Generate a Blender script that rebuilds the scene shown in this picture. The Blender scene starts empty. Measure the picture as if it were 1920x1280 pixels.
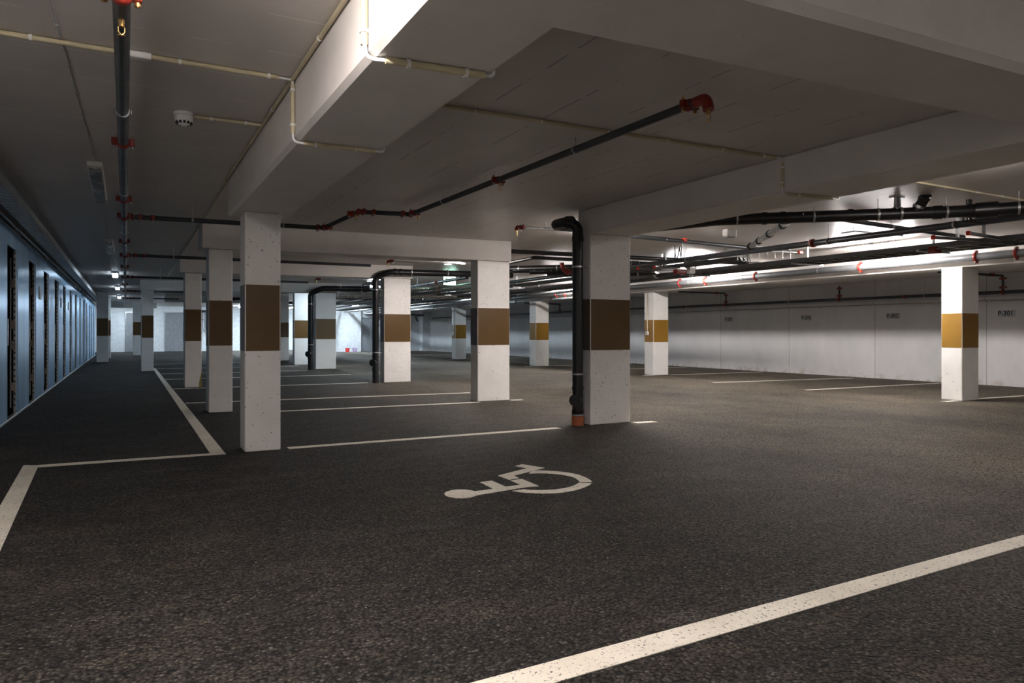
import bpy, bmesh, math, random
from mathutils import Vector, Matrix
random.seed(7)
S = bpy.context.scene
C = S.collection

# ------------------------------------------------------------------ camera, world, exposure
cam_d = bpy.data.cameras.new('camera'); cam = bpy.data.objects.new('camera', cam_d); C.objects.link(cam)
cam.location = (0, 0, 1.2)
cam.rotation_euler = (math.radians(90), 0, -math.radians(28.31))
cam_d.sensor_width = 36; cam_d.lens = 1345 / 1920 * 36
cam_d.shift_y = -17.5 / 1920
cam_d.clip_start = 0.05; cam_d.clip_end = 200
S.camera = cam
w = bpy.data.worlds.new('world'); S.world = w; w.use_nodes = True
w.node_tree.nodes['Background'].inputs[0].default_value = (0.0, 0.0, 0.0, 1)
w.node_tree.nodes['Background'].inputs[1].default_value = 0
S.view_settings.view_transform = 'Standard'; S.view_settings.look = 'None'
S.view_settings.exposure = 2.27; S.view_settings.gamma = 1; S.view_settings.use_curve_mapping = False
WARM = (1.0, 0.87, 0.80); NEUT = (1.0, 0.915, 0.87); COOL = (0.72, 0.87, 1.0)

# ------------------------------------------------------------------ materials
def srgb(r, g, b):
    f = lambda c: (c / 255 / 12.92) if c / 255 <= 0.04045 else ((c / 255 + 0.055) / 1.055) ** 2.4
    return (f(r), f(g), f(b), 1)
class NT:
    def __init__(s, name):
        s.m = bpy.data.materials.new(name); s.m.use_nodes = True; s.t = s.m.node_tree
        s.b = s.t.nodes['Principled BSDF']; s.out = s.t.nodes['Material Output']
        s.geo = s.t.nodes.new('ShaderNodeNewGeometry'); s.pos = s.geo.outputs['Position']
    def set(s, k, v): s.b.inputs[k].default_value = v
    def link(s, a, b): s.t.links.new(a, b)
    def inp(s, sock, v):
        if isinstance(v, (int, float, tuple, list)): sock.default_value = v
        else: s.link(v, sock)
    def math(s, op, a, b=None, c=None, clamp=False):
        n = s.t.nodes.new('ShaderNodeMath'); n.operation = op; n.use_clamp = clamp
        for i, v in enumerate((a, b, c)):
            if v is not None: s.inp(n.inputs[i], v)
        return n.outputs[0]
    def noise(s, scale, detail=4, rough=.55, vec=None, stretch=None):
        n = s.t.nodes.new('ShaderNodeTexNoise'); n.inputs['Scale'].default_value = scale
        n.inputs['Detail'].default_value = detail; n.inputs['Roughness'].default_value = rough
        s.link(s.stretch(stretch) if stretch else (vec or s.pos), n.inputs['Vector']); return n.outputs['Fac']
    def stretch(s, k):
        n = s.t.nodes.new('ShaderNodeVectorMath'); n.operation = 'MULTIPLY'
        s.link(s.pos, n.inputs[0]); n.inputs[1].default_value = k; return n.outputs[0]
    def vor(s, scale, feat='F1', out='Distance', rnd=1.0):
        n = s.t.nodes.new('ShaderNodeTexVoronoi'); n.feature = feat; n.inputs['Scale'].default_value = scale
        n.inputs['Randomness'].default_value = rnd
        s.link(s.pos, n.inputs['Vector']); return n.outputs[out]
    def ramp(s, fac, stops):
        n = s.t.nodes.new('ShaderNodeValToRGB'); e = n.color_ramp.elements
        while len(e) < len(stops): e.new(0.5)
        for i, (p, c) in enumerate(stops):
            e[i].position = p; e[i].color = c if len(c) == 4 else (*c, 1)
        s.link(fac, n.inputs[0]); return n.outputs[0]
    def rmap(s, fac, a, b, c=0.0, d=1.0):
        n = s.t.nodes.new('ShaderNodeMapRange'); s.link(fac, n.inputs[0])
        for i, v in enumerate((a, b, c, d)): n.inputs[i + 1].default_value = v
        return n.outputs[0]
    def mix(s, fac, a, b, mode='MIX'):
        n = s.t.nodes.new('ShaderNodeMix'); n.data_type = 'RGBA'; n.blend_type = mode
        s.inp(n.inputs[0], fac); s.inp(n.inputs[6], a); s.inp(n.inputs[7], b); return n.outputs[2]
    def sep(s):
        n = s.t.nodes.new('ShaderNodeSeparateXYZ'); s.link(s.pos, n.inputs[0]); return n.outputs
    def bump(s, h, strength, dist=0.01, prev=None):
        n = s.t.nodes.new('ShaderNodeBump'); n.inputs['Strength'].default_value = strength
        n.inputs['Distance'].default_value = dist; s.link(h, n.inputs['Height'])
        if prev: s.link(prev, n.inputs['Normal'])
        return n.outputs[0]
    def col(s, c): s.inp(s.b.inputs['Base Color'], c)
    def nrm(s, n): s.link(n, s.b.inputs['Normal'])

def simple(name, c, rough=.5, metal=0.0, var=.06, vs=6.0, spec=None):
    t = NT(name); t.set('Roughness', rough); t.set('Metallic', metal)
    n = t.noise(vs, 4)
    dark = tuple(x * (1 - var * 2.5) for x in c[:3]) + (1,); lite = tuple(min(1, x * (1 + var * 2)) for x in c[:3]) + (1,)
    t.col(t.ramp(n, [(.3, dark), (.7, lite)]))
    t.link(t.rmap(n, .3, .7, max(.02, rough - .08), rough + .08), t.b.inputs['Roughness'])
    if spec is not None: t.set('Specular IOR Level', spec)
    return t.m

def emis(name, c, st):
    t = NT(name); t.set('Base Color', (.8, .8, .8, 1)); t.set('Emission Color', (*c, 1)); t.set('Emission Strength', st); t.set('Roughness', .4)
    return t.m

def asphalt():
    t = NT('asphalt'); x = t.sep()
    big = t.noise(.45, 5, .6); fine = t.noise(230, 2, .6); med = t.noise(38, 3, .7)
    st = t.vor(72, out='Distance'); cell = t.vor(72, out='Color')
    sp = t.t.nodes.new('ShaderNodeSeparateColor'); t.link(cell, sp.inputs[0])
    base = t.ramp(sp.outputs[0], [(0, (.012, .010, .009)), (.5, (.029, .026, .023)), (.88, (.064, .057, .049)), (1, (.14, .125, .108))])
    base = t.mix(t.rmap(fine, .3, .75, 0, .4), base, (.052, .046, .042, 1))
    base = t.mix(1.0, base, t.rmap(med, .3, .7, .6, 1.6), 'MULTIPLY')
    mid = t.noise(1.3, 7, .68, stretch=(1, 2.4, 1))
    dust = t.math('MULTIPLY', t.rmap(mid, .46, .74), t.rmap(big, .3, .65))
    base = t.mix(t.math('MULTIPLY', dust, .75), base, (.15, .122, .092, 1))
    lane = t.math('MULTIPLY', t.rmap(x[0], 2.8, 7.5), t.rmap(t.noise(.8, 6, .65, stretch=(1, .6, 1)), .12, .65))
    base = t.mix(t.math('MULTIPLY', lane, .85), base, (.27, .222, .168, 1))
    grey = t.rmap(t.noise(.9, 6, .7, stretch=(.7, 1.5, 1)), .58, .76)
    base = t.mix(t.math('MULTIPLY', grey, .5), base, (.20, .19, .19, 1))
    br = t.rmap(t.noise(2.1, 5, .65, stretch=(1, 1.6, 1)), .60, .75)
    base = t.mix(t.math('MULTIPLY', br, .5), base, (.12, .08, .04, 1))
    n = t.t.nodes.new('ShaderNodeTexVoronoi'); n.inputs['Scale'].default_value = 16; t.link(t.pos, n.inputs['Vector'])
    sc = t.t.nodes.new('ShaderNodeSeparateColor'); t.link(n.outputs['Color'], sc.inputs[0])
    g = t.math('MULTIPLY', t.math('LESS_THAN', n.outputs['Distance'], .06), t.math('GREATER_THAN', sc.outputs[1], .80))
    base = t.mix(g, base, (.8, .70, .58, 1))
    gap = t.rmap(st, .38, .72, 1, .12)
    base = t.mix(1.0, base, gap, 'MULTIPLY')
    t.col(base); t.link(t.rmap(med, .3, .7, .6, .9), t.b.inputs['Roughness'])
    h = t.math('ADD', t.math('MULTIPLY', st, -1.2), t.math('MULTIPLY', sp.outputs[1], .35))
    b1 = t.bump(h, 1.0, .010)
    b2 = t.bump(med, .5, .012, b1)
    t.nrm(b2); t.set('Specular IOR Level', .22)
    return t.m

def road_paint():
    t = NT('road_paint'); st = t.vor(95); n = t.noise(60, 3, .7)
    worn = t.math('MULTIPLY', t.rmap(st, .42, .58), t.rmap(n, .55, .66))
    t.col(t.mix(worn, t.ramp(t.noise(3, 5), [(.3, srgb(228, 220, 204)), (.7, srgb(244, 238, 224))]), (.04, .035, .03, 1)))
    t.set('Roughness', .7); t.nrm(t.bump(t.math('MULTIPLY', st, -1.0), .5, .004)); return t.m

def pitted(name, c1, c2, pit=.35, rough=.6, density=.93):
    t = NT(name)
    base = t.ramp(t.noise(2.3, 6, .65), [(.3, c1), (.7, c2)])
    n = t.t.nodes.new('ShaderNodeTexVoronoi'); n.inputs['Scale'].default_value = 22; 
    wv = t.t.nodes.new('ShaderNodeVectorMath'); wv.operation = 'ADD'; t.link(t.pos, wv.inputs[0])
    nz = t.t.nodes.new('ShaderNodeTexNoise'); nz.inputs['Scale'].default_value = 40; t.link(t.pos, nz.inputs['Vector'])
    ms = t.t.nodes.new('ShaderNodeVectorMath'); ms.operation = 'SCALE'; ms.inputs['Scale'].default_value = .03; t.link(nz.outputs['Color'], ms.inputs[0]); t.link(ms.outputs[0], wv.inputs[1])
    t.link(wv.outputs[0], n.inputs['Vector'])
    sc = t.t.nodes.new('ShaderNodeSeparateColor'); t.link(n.outputs['Color'], sc.inputs[0])
    g = t.math('MULTIPLY', t.math('LESS_THAN', n.outputs['Distance'], .16), t.math('GREATER_THAN', sc.outputs[1], density))
    t.col(t.mix(t.math('MULTIPLY', g, pit), base, (.05, .04, .03, 1)))
    t.set('Roughness', rough)
    h = t.math('SUBTRACT', t.noise(30, 5), g)
    t.nrm(t.bump(h, .12, .006)); return t.m

def ceiling_mat():
    t = NT('painted_ceiling'); x = t.sep()
    base = t.ramp(t.noise(1.1, 6, .6), [(.25, srgb(198, 191, 186)), (.75, srgb(216, 210, 205))])
    def boards(axis, period, seed):
        f = t.math('FRACT', t.math('DIVIDE', axis, period))
        near = t.math('LESS_THAN', t.math('ABSOLUTE', t.math('SUBTRACT', f, .5)), .006 / period)
        vis = t.math('GREATER_THAN', t.noise(seed, 3, .7), .5)
        return t.math('MULTIPLY', near, vis)
    a = boards(x[1], .5, 3.1); b = boards(x[0], .5, 2.7)
    left = t.math('LESS_THAN', x[0], 1.2)
    ln = t.math('ADD', t.math('MULTIPLY', a, left), t.math('MULTIPLY', b, t.math('SUBTRACT', 1.0, left)))
    col = t.mix(t.math('MULTIPLY', ln, t.math('MULTIPLY', left, .5)), base, srgb(250, 246, 238))
    col = t.mix(t.math('MULTIPLY', ln, t.math('MULTIPLY', t.math('SUBTRACT', 1.0, left), .6)), col, srgb(80, 72, 66))
    t.col(col); t.set('Roughness', .42)
    t.nrm(t.bump(t.math('ADD', t.noise(14, 5), t.math('MULTIPLY', ln, 1.5)), .1, .006)); return t.m

def wall_concrete():
    t = NT('wall_concrete'); x = t.sep()
    base = t.ramp(t.noise(.9, 7, .65, stretch=(1, 1, .45)), [(.25, srgb(196, 195, 196)), (.75, srgb(224, 222, 221))])
    f = t.math('FRACT', t.math('DIVIDE', t.math('ADD', x[1], .4), 2.75))
    j = t.math('LESS_THAN', t.math('ABSOLUTE', t.math('SUBTRACT', f, .5)), .0035)
    base = t.mix(t.math('MULTIPLY', j, .55), base, srgb(110, 108, 106))
    n = t.t.nodes.new('ShaderNodeTexVoronoi'); n.inputs['Scale'].default_value = 3.0; t.link(t.pos, n.inputs['Vector'])
    sc = t.t.nodes.new('ShaderNodeSeparateColor'); t.link(n.outputs['Color'], sc.inputs[0])
    g = t.math('MULTIPLY', t.math('LESS_THAN', n.outputs['Distance'], .07), t.math('GREATER_THAN', sc.outputs[0], .72))
    base = t.mix(t.math('MULTIPLY', g, .5), base, srgb(120, 100, 85))
    foot = t.math('MULTIPLY', t.rmap(x[2], .18, .0), t.rmap(t.noise(6, 5), .5, .65))
    base = t.mix(t.math('MULTIPLY', foot, .5), base, srgb(150, 120, 90))
    t.col(base); t.set('Roughness', .7); t.nrm(t.bump(t.noise(25, 6, .7), .15, .006)); return t.m

M = {}
M['asphalt'] = asphalt(); M['paint'] = road_paint()
M['column'] = pitted('white_column_paint', srgb(228, 226, 222), srgb(240, 238, 235), .65, .55, .80)
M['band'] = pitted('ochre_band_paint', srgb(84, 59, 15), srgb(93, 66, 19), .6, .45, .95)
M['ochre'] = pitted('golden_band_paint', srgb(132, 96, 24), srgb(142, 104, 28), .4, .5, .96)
M['beam'] = pitted('white_beam_paint', srgb(214, 209, 204), srgb(227, 222, 217), .25, .55, .97)
M['ceiling'] = ceiling_mat(); M['wall'] = wall_concrete()
M['white_wall'] = simple('white_plaster', srgb(222, 224, 226), .7)
M['door'] = simple('grey_door_paint', srgb(140, 142, 146), .45)
def panel_mat():
    t = NT('blue_grey_sheet'); t.set('Metallic', .4); t.set('Roughness', .27); t.set('Anisotropic', .8)
    t.col(t.ramp(t.noise(.8, 3, stretch=(1, 3, .3)), [(.3, (.36, .62, .95, 1)), (.7, (.46, .72, 1, 1))]))
    tg = t.t.nodes.new('ShaderNodeTangent'); tg.direction_type = 'RADIAL'; tg.axis = 'Z'; t.link(tg.outputs[0], t.b.inputs['Tangent'])
    x = t.sep(); wv = t.math('SINE', t.math('MULTIPLY', x[1], 2.6 * 3.0))
    t.nrm(t.bump(wv, .4, .010)); return t.m
M['panel'] = panel_mat()
M['steel'] = simple('galvanised_steel', (.52, .53, .54, 1), .35, .9, .1, 25)
M['dim_steel'] = simple('dull_steel', (.38, .35, .32, 1), .5, .6, .1, 15)
M['pipe_grey'] = simple('grey_pipe_paint', (.065, .07, .078, 1), .36, .25, .06)
M['pipe_lite'] = simple('pale_grey_pipe_paint', (.13, .135, .14, 1), .42, .1, .06)
M['black'] = simple('black_plastic', (.008, .008, .009, 1), .38, 0, .1)
M['red'] = simple('red_coupling_paint', (.24, .022, .013, 1), .35, 0, .1)
M['orange'] = simple('terracotta_plastic', (.36, .10, .035, 1), .5, 0, .1)
M['brass'] = simple('brass', (.65, .42, .16, 1), .3, .9)
M['cream'] = simple('cream_plastic', srgb(200, 188, 156), .45)
M['white_plastic'] = simple('white_plastic', srgb(232, 232, 230), .4)
M['dark'] = simple('interior_shade', (.02, .02, .022, 1), .8)
M['crack'] = simple('crack_shadow', (.006, .005, .005, 1), .95)
M['lens_off'] = simple('unlit_lens', (.30, .31, .33, 1), .25)
M['foil'] = simple('silver_foil', (.62, .62, .62, 1), .22, .95, .1, 40)
M['sign'] = simple('sign_grey', srgb(176, 178, 182), .5)
M['ink'] = simple('sign_ink', (.01, .01, .01, 1), .6)
M['redplast'] = simple('red_plastic', (.8, .03, .03, 1), .4)
M['lilac'] = simple('lilac_plastic', srgb(206, 176, 220), .5)
M['exit'] = emis('exit_face', (.55, 1.0, .80), 3.0)
M['redcap'] = simple('red_end_cap', (.75, .05, .02, 1), .45)
M['mesh'] = simple('mesh_wire', (.25, .25, .26, 1), .5, .6)
M['stain'] = simple('rust_stain', (.30, .22, .06, 1), .8)

# ------------------------------------------------------------------ mesh builder
class MB:
    def __init__(s): s.bm = bmesh.new(); s.mats = []; s.mi = 0
    def mat(s, m):
        if m not in s.mats: s.mats.append(m)
        s.mi = s.mats.index(m); return s
    def _tag(s, before, smooth=False):
        for f in s.bm.faces:
            if f.index == -1 or f not in before: pass
    def faces(s, vs, fs, smooth=False):
        v = [s.bm.verts.new(p) for p in vs]
        for f in fs:
            try:
                q = s.bm.faces.new([v[i] for i in f]); q.material_index = s.mi; q.smooth = smooth
            except ValueError: pass
        return s
    def box(s, x0, y0, z0, x1, y1, z1, bev=0.0, mtx=None):
        b = bmesh.new(); bmesh.ops.create_cube(b, size=1)
        for v in b.verts: v.co = Vector(((x0 + x1) / 2 + v.co.x * (x1 - x0), (y0 + y1) / 2 + v.co.y * (y1 - y0), (z0 + z1) / 2 + v.co.z * (z1 - z0)))
        if bev > 0: bmesh.ops.bevel(b, geom=b.edges[:], offset=bev, segments=2, affect='EDGES', profile=.5)
        if mtx is not None:
            for v in b.verts: v.co = mtx @ v.co
        s.merge(b); return s
    def merge(s, b, smooth=None):
        mp = {v: s.bm.verts.new(v.co) for v in b.verts}
        for f in b.faces:
            try: q = s.bm.faces.new([mp[v] for v in f.verts])
            except ValueError: continue
            q.material_index = s.mi; q.smooth = f.smooth if smooth is None else smooth
        b.free()
    def prism(s, pts, z0, z1, bev=0.0):
        z0 = z0 if isinstance(z0, (list, tuple)) else [z0] * len(pts)
        z1 = z1 if isinstance(z1, (list, tuple)) else [z1] * len(pts)
        b = bmesh.new(); n = len(pts)
        lo = [b.verts.new((*p, z)) for p, z in zip(pts, z0)]; hi = [b.verts.new((*p, z)) for p, z in zip(pts, z1)]
        b.faces.new(hi); b.faces.new(lo[::-1])
        for i in range(n): b.faces.new([lo[i], lo[(i + 1) % n], hi[(i + 1) % n], hi[i]])
        bmesh.ops.recalc_face_normals(b, faces=b.faces[:])
        if bev > 0: bmesh.ops.bevel(b, geom=b.edges[:], offset=bev, segments=1, affect='EDGES')
        s.merge(b); return s
    def tube(s, path, r, seg=16, bend=None, caps=True):
        P = [Vector(p) for p in path]
        if bend:
            Q = [P[0]]
            for i in range(1, len(P) - 1):
                a, b, c = P[i - 1], P[i], P[i + 1]
                d1 = (a - b); d2 = (c - b); k = min(bend, d1.length * .49, d2.length * .49)
                p0 = b + d1.normalized() * k; p1 = b + d2.normalized() * k
                for j in range(7):
                    t = j / 6; Q.append((1 - t) ** 2 * p0 + 2 * t * (1 - t) * b + t * t * p1)
            Q.append(P[-1]); P = Q
        rings = []; n = None
        for i, p in enumerate(P):
            d = (P[min(i + 1, len(P) - 1)] - P[max(i - 1, 0)]).normalized()
            if n is None:
                n = d.orthogonal().normalized()
            n = (n - d * n.dot(d)).normalized(); m = d.cross(n)
            rr = r[i] if isinstance(r, (list, tuple)) else r
            rings.append([s.bm.verts.new(p + (n * math.cos(2 * math.pi * k / seg) + m * math.sin(2 * math.pi * k / seg)) * rr) for k in range(seg)])
        for a, b in zip(rings, rings[1:]):
            for k in range(seg):
                q = s.bm.faces.new([a[k], a[(k + 1) % seg], b[(k + 1) % seg], b[k]]); q.smooth = True; q.material_index = s.mi
        if caps:
            for rg, fl in ((rings[0], True), (rings[-1], False)):
                vs = [s.bm.verts.new(v.co) for v in rg]
                q = s.bm.faces.new(vs[::-1] if fl else vs); q.material_index = s.mi
        return s
    def cyl(s, c, d, r, l, seg=20, r2=None):
        c = Vector(c); d = Vector(d).normalized()
        return s.tube([c - d * l / 2, c + d * l / 2], [r, r2 if r2 else r], seg)
    def build(s, name, mat=None, parent=None, loc=None):
        me = bpy.data.meshes.new(name); bmesh.ops.recalc_face_normals(s.bm, faces=s.bm.faces[:]); s.bm.to_mesh(me); s.bm.free()
        if mat: me.materials.append(mat)
        for m in s.mats: me.materials.append(m)
        o = bpy.data.objects.new(name, me); C.objects.link(o)
        if parent: o.parent = parent
        if loc: o.location = loc
        return o
def mb(): return MB()
def tag(o, label=None, cat=None, group=None, kind=None):
    if label: o['label'] = label
    if cat: o['category'] = cat
    if group: o['group'] = group
    if kind: o['kind'] = kind
    return o
def thing(name, label, cat, loc=(0, 0, 0), group=None, rz=0):
    o = bpy.data.objects.new(name, None); C.objects.link(o); o.location = loc; o.rotation_euler[2] = rz
    o.empty_display_size = .1
    return tag(o, label, cat, group)
def struct(o): o['kind'] = 'structure'; return o
def copy_tree(o, parent=None):
    c = o.copy(); C.objects.link(c)
    if parent: c.parent = parent
    for ch in list(o.children): copy_tree(ch, c)
    return c

# ------------------------------------------------------------------ setting: floor, ceiling, walls
CE = 2.80
struct(mb().box(-4.2, -7, -.2, 17.6, 50, 0).build('floor', M['asphalt']))
struct(mb().box(-4.2, -7, CE, 13.3, 50, CE + .2).build('ceiling', M['ceiling']))
struct(mb().box(13.3, -7, 2.52, 17.2, 43, CE + .2).build('ceiling', M['ceiling']))
struct(mb().box(17.2, -7, 0, 17.6, 50, CE).build('wall_right', M['wall']))
struct(mb().box(-4.2, -7, 0, -4.0, 50, CE).build('wall_left', M['white_wall']))
struct(mb().box(-4.2, -7.2, 0, 17.6, -7, CE).build('wall_back', M['beam']))
struct(mb().box(-4.2, 49.5, 0, 11.2, 49.9, CE).build('wall_far', M['white_wall']))
struct(mb().box(11.2, 43.2, 0, 12.75, 49.9, CE, .01).build('wall_pier', M['white_wall']))
struct(mb().box(12.75, 43.6, 0, 16.7, 44.0, CE).box(16.7, 43.0, 0, 17.2, 44, CE).build('wall_recess', M['white_wall']))
struct(mb().box(-1.45, -7, 0, -1.38, 9.15, CE).build('wall_corridor', M['white_wall']))
# header at the end of the left aisle
struct(mb().box(-1.38, 43.9, 2.52, 1.5, 44.3, CE).box(1.5, 34.6, 2.52, 5.4, 35.0, CE).build('trim_1', M['beam']))
# ledge high on the right wall
struct(mb().box(17.12, -6.9, 1.93, 17.2, 43, 2.0, .01).build('trim_2', M['wall']))
# far doors
def door(n, x0, x1, y, z1, side=1):
    fr = mb()
    for a, b in ((x0 - .05, x0), (x1, x1 + .05)): fr.box(a, y - .05, 0, b, y, z1 + .05, .004)
    fr.box(x0, y - .05, z1, x1, y, z1 + .05, .004)
    d = struct(mb().box(x0, y - .035, .01, x1, y - .005, z1, .003).build('door_%d' % n, M['door']))
    f = fr.build('door_frame', M['steel'], d)
    hx = x0 + .08 if side > 0 else x1 - .08
    mb().box(hx - .02, y - .045, 1.0, hx + .02, y - .035, 1.2).tube([(hx, y - .04, 1.1), (hx, y - .09, 1.1), (hx + .12 * side, y - .09, 1.1)], .01, 8).build('door_handle', M['steel'], d)
    return d
door(1, .03, 1.0, 49.5, 2.38)
door(2, 2.2, 3.15, 49.5, 2.38)
door(3, 12.85, 13.5, 43.6, 2.06)
door(4, 15.1, 15.95, 43.6, 2.06, -1)

# ------------------------------------------------------------------ beams
def beam(label, pts, z0, bev=.012, seams=()):
    o = mb().prism(pts, z0, CE, bev).build('ceiling_beam', M['beam'])
    return tag(o, label, 'beam')
bt = MB()
P_ = [(.94, CE), (.94, 2.432), (.966, 2.405), (1.49, 2.405), (1.49, CE)]
bt.faces([(x, y, z) for y in (1.88, 8.0) for x, z in P_], [(0, 1, 2, 3, 4), (9, 8, 7, 6, 5)] + [(k, (k + 1) % 5, (k + 1) % 5 + 5, k + 5) for k in range(5)])
tag(bt.build('ceiling_beam', M['beam']), 'long white concrete beam running from overhead down to the nearest left column', 'beam')
b0 = MB(); xs = [(1.49, 2.405), (5.28, 2.50), (9.0, 2.56)]; vs = []; fs = []
for x, z in xs: vs += [(x, 1.88, CE), (x, 1.88, z + .035), (x, 1.915, z), (x, 2.42, z), (x, 2.42, CE)]
for q in range(2): fs += [(q * 5 + k, q * 5 + (k + 1) % 5, q * 5 + 5 + (k + 1) % 5, q * 5 + 5 + k) for k in range(5)]
b0.faces(vs, fs + [(0, 1, 2, 3, 4), (14, 13, 12, 11, 10)])
tag(b0.build('ceiling_beam', M['beam']), 'wide white concrete beam crossing the top right corner of the picture', 'beam')
b9 = MB().prism([(5.28, 2.425), (5.94, 2.425), (5.94, 7.96), (5.28, 7.96)], 2.475, CE, .012)
tag(b9.build('ceiling_beam', M['beam']), 'white concrete beam running from top right to the column with the black downpipe', 'beam')
beam('white concrete beam over the second left column, above the black sprinkler branch', [(.985, 11.42), (5.97, 11.1), (5.97, 11.6), (.985, 11.95)], 2.44)
beam('white concrete beam behind, joining the third left column to the capped centre column', [(1.02, 16.95), (6.12, 16.42), (6.12, 16.85), (1.02, 17.4)], 2.485)
beam('farthest visible white cross beam, from the fourth left column to the centre row', [(.39, 24.7), (6.12, 23.4), (6.12, 23.85), (.39, 25.15)], 2.485)
bq = MB(); bq.prism([(12.8, -6.9), (13.3, -6.9), (13.3, 43), (12.8, 43)], 2.33, 2.79, .02)
tag(bq.build('ceiling_beam', M['beam']), 'long brightly lit white beam behind the pipes, along the right row of columns', 'beam')

# ------------------------------------------------------------------ columns
def column(label, x0, y0, x1, y1, zt, b0, b1, cap=False, stain=False):
    t = thing('concrete_column', label, 'column', (x0, y0, 0))
    wx, wy = x1 - x0, y1 - y0
    s = mb().box(0, 0, 0, wx, wy, zt, .013)
    s.build('shaft', M['column'], t)
    e = .0025
    bd = mb()
    b = bmesh.new(); bmesh.ops.create_cube(b, size=1)
    for v in b.verts: v.co = Vector((wx / 2 + v.co.x * (wx + 2 * e), wy / 2 + v.co.y * (wy + 2 * e), (b0 + b1) / 2 + v.co.z * (b1 - b0)))
    bmesh.ops.bevel(b, geom=[ed for ed in b.edges if abs(ed.verts[0].co.z - ed.verts[1].co.z) > .1], offset=.013, segments=2, affect='EDGES')
    bd.merge(b)
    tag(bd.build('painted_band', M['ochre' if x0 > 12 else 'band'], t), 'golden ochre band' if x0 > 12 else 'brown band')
    if stain:
        mb().prism([(wx - .05, -.003), (wx + .003, -.003), (wx + .003, .03), (wx - .05, -.001)], [0] * 4, [.10, .36, .33, .08]).build('rust_stain', M['stain'], t)
    return t
COLS = [
 ('nearest white column on the left, square, brown band at mid height', 1.047, 7.566, 1.394, 7.90, 2.405, 1.011, 1.676),
 ('second white column of the left row, just behind the nearest one', 1.084, 11.517, 1.42, 11.88, 2.44, 1.0, 1.671),
 ('third white column of the left row, yellow stain at its foot', 1.123, 17.02, 1.463, 17.38, 2.485, 1.004, 1.693),
 ('slim white column at the far end of the white aisle line', .424, 24.71, .76, 25.1, 2.485, 1.029, 1.714),
 ('far white column standing in the aisle close to the blue compartments', -1.02, 33.0, -.612, 33.4, CE, 1.051, 1.752),
 ('white column close behind the one beside the blue compartments', -.95, 37.6, -.60, 38.0, CE, 1.04, 1.74),
 ('far white column half hidden behind the slim one at the end of the aisle line', .58, 34.6, 1.065, 35.0, CE, 1.04, 1.74),
 ('most distant white column, left of the slim one at the aisle line', .33, 41.9, .8, 42.3, CE, 1.04, 1.72),
 ('broad white column with the black downpipe and orange pipe foot', 5.276, 7.664, 5.92, 7.97, 2.475, .966, 1.626),
 ('broad white centre column in front of the lit lamp and exit sign', 5.343, 11.17, 5.97, 11.46, 2.44, .975, 1.618),
 ('broad white centre column with a ledge cap, beside the second black downpipe', 5.417, 16.48, 6.087, 16.77, 2.485, .968, 1.629),
 ('broad white centre column beside the third and farthest black downpipe', 5.419, 23.46, 6.078, 23.8, 2.485, .97, 1.632),
 ('white centre column partly behind the farthest black downpipe', 5.437, 26.88, 6.09, 27.2, CE, .98, 1.633),
 ('dim white column seen just right of the nearest left column', 5.45, 31.3, 6.1, 31.6, CE, .984, 1.608),
 ('white column at the right edge, sunlit-bright left face, in front of the numbered wall', 12.8, 7.264, 13.3, 7.63, 2.33, .927, 1.529),
 ('white right-row column with a switch box and white conduit on its face', 12.905, 15.674, 13.434, 16.07, 2.33, .926, 1.541),
 ('white right-row column seen left of the thick black downpipe', 12.80, 21.98, 13.338, 22.44, 2.33, .926, 1.531),
 ('distant shaded white right-row column, left of the broad centre column', 12.94, 29.33, 13.461, 29.75, 2.33, .922, 1.53),
]
for i, (lb, *a) in enumerate(COLS):
    lb = lb.replace('sunlit-bright', 'brightly lit')
    column(lb, *a, stain=(i == 2))

# ------------------------------------------------------------------ floor markings
def marking(label, pts, group='white bay lines painted on the asphalt'):
    o = mb().prism(pts, 0, .003).build('bay_line', M['paint'])
    return tag(o, label, 'line', group)
def hl(label, x0, x1, ya, yb=None, w=.12):
    yb = ya if yb is None else yb
    return marking(label, [(x0, ya - w / 2), (x1, yb - w / 2), (x1, yb + w / 2), (x0, ya + w / 2)])
marking('wide white line crossing the lower right foreground', [(-1.0, 2.08), (1.28, 2.09), (4.44, 2.18), (8.5, 2.28), (8.5, 2.40), (4.68, 2.30), (1.05, 2.225), (-1.0, 2.2)])
marking('short angled white line running off the left edge of the picture', [(-.66, 2.2), (-.53, 2.2), (-.69, 7.71), (-.81, 7.77)])
marking('white line closing the corner between the left edge and the aisle line', [(-.69, 7.60), (.87, 7.545), (.87, 7.66), (-.69, 7.725)])
marking('long white line leading from the nearest left column toward the far aisle end', [(.735, 7.66), (.868, 7.66), (.88, 26.7), (.79, 26.7)])
hl('white line between the nearest left column and the orange-footed downpipe', 1.48, 4.78, 7.63)
hl('short white stub right of the column with the orange-footed downpipe', 5.93, 6.25, 7.59, 7.56, .13)
hl('white line ending at the foot of the broad centre column', 1.5, 5.33, 11.28, 11.08, .11)
hl('short white stub on the right of the broad centre column', 5.98, 6.2, 11.15, 11.12, .11)
for y0, y1, x1, lb in ((13.28, 12.9, 6.0, 'first full white bay line behind the second left column'),
                   (16.75, 16.6, 5.05, 'white bay line ending at the second black downpipe'),
                   (20.2, 20.05, 5.6, 'white bay line halfway between second and third black downpipes'),
                   (22.9, 22.8, 5.0, 'white bay line reaching the third black downpipe'),
                   (26.2, 26.1, 5.4, 'thin distant white bay line behind the third black downpipe'),
                   (30.0, 30.0, 5.4, 'most distant thin white bay line between far columns')):
    hl(lb, .89, x1, y0, y1, .11)
hl('white line from the brightly lit right column to the right edge', 13.32, 17.15, 7.4, 7.25, .11)
hl('white patch of line in front of the brightly lit right column', 12.46, 12.78, 7.38, 7.35, .12)
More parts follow.
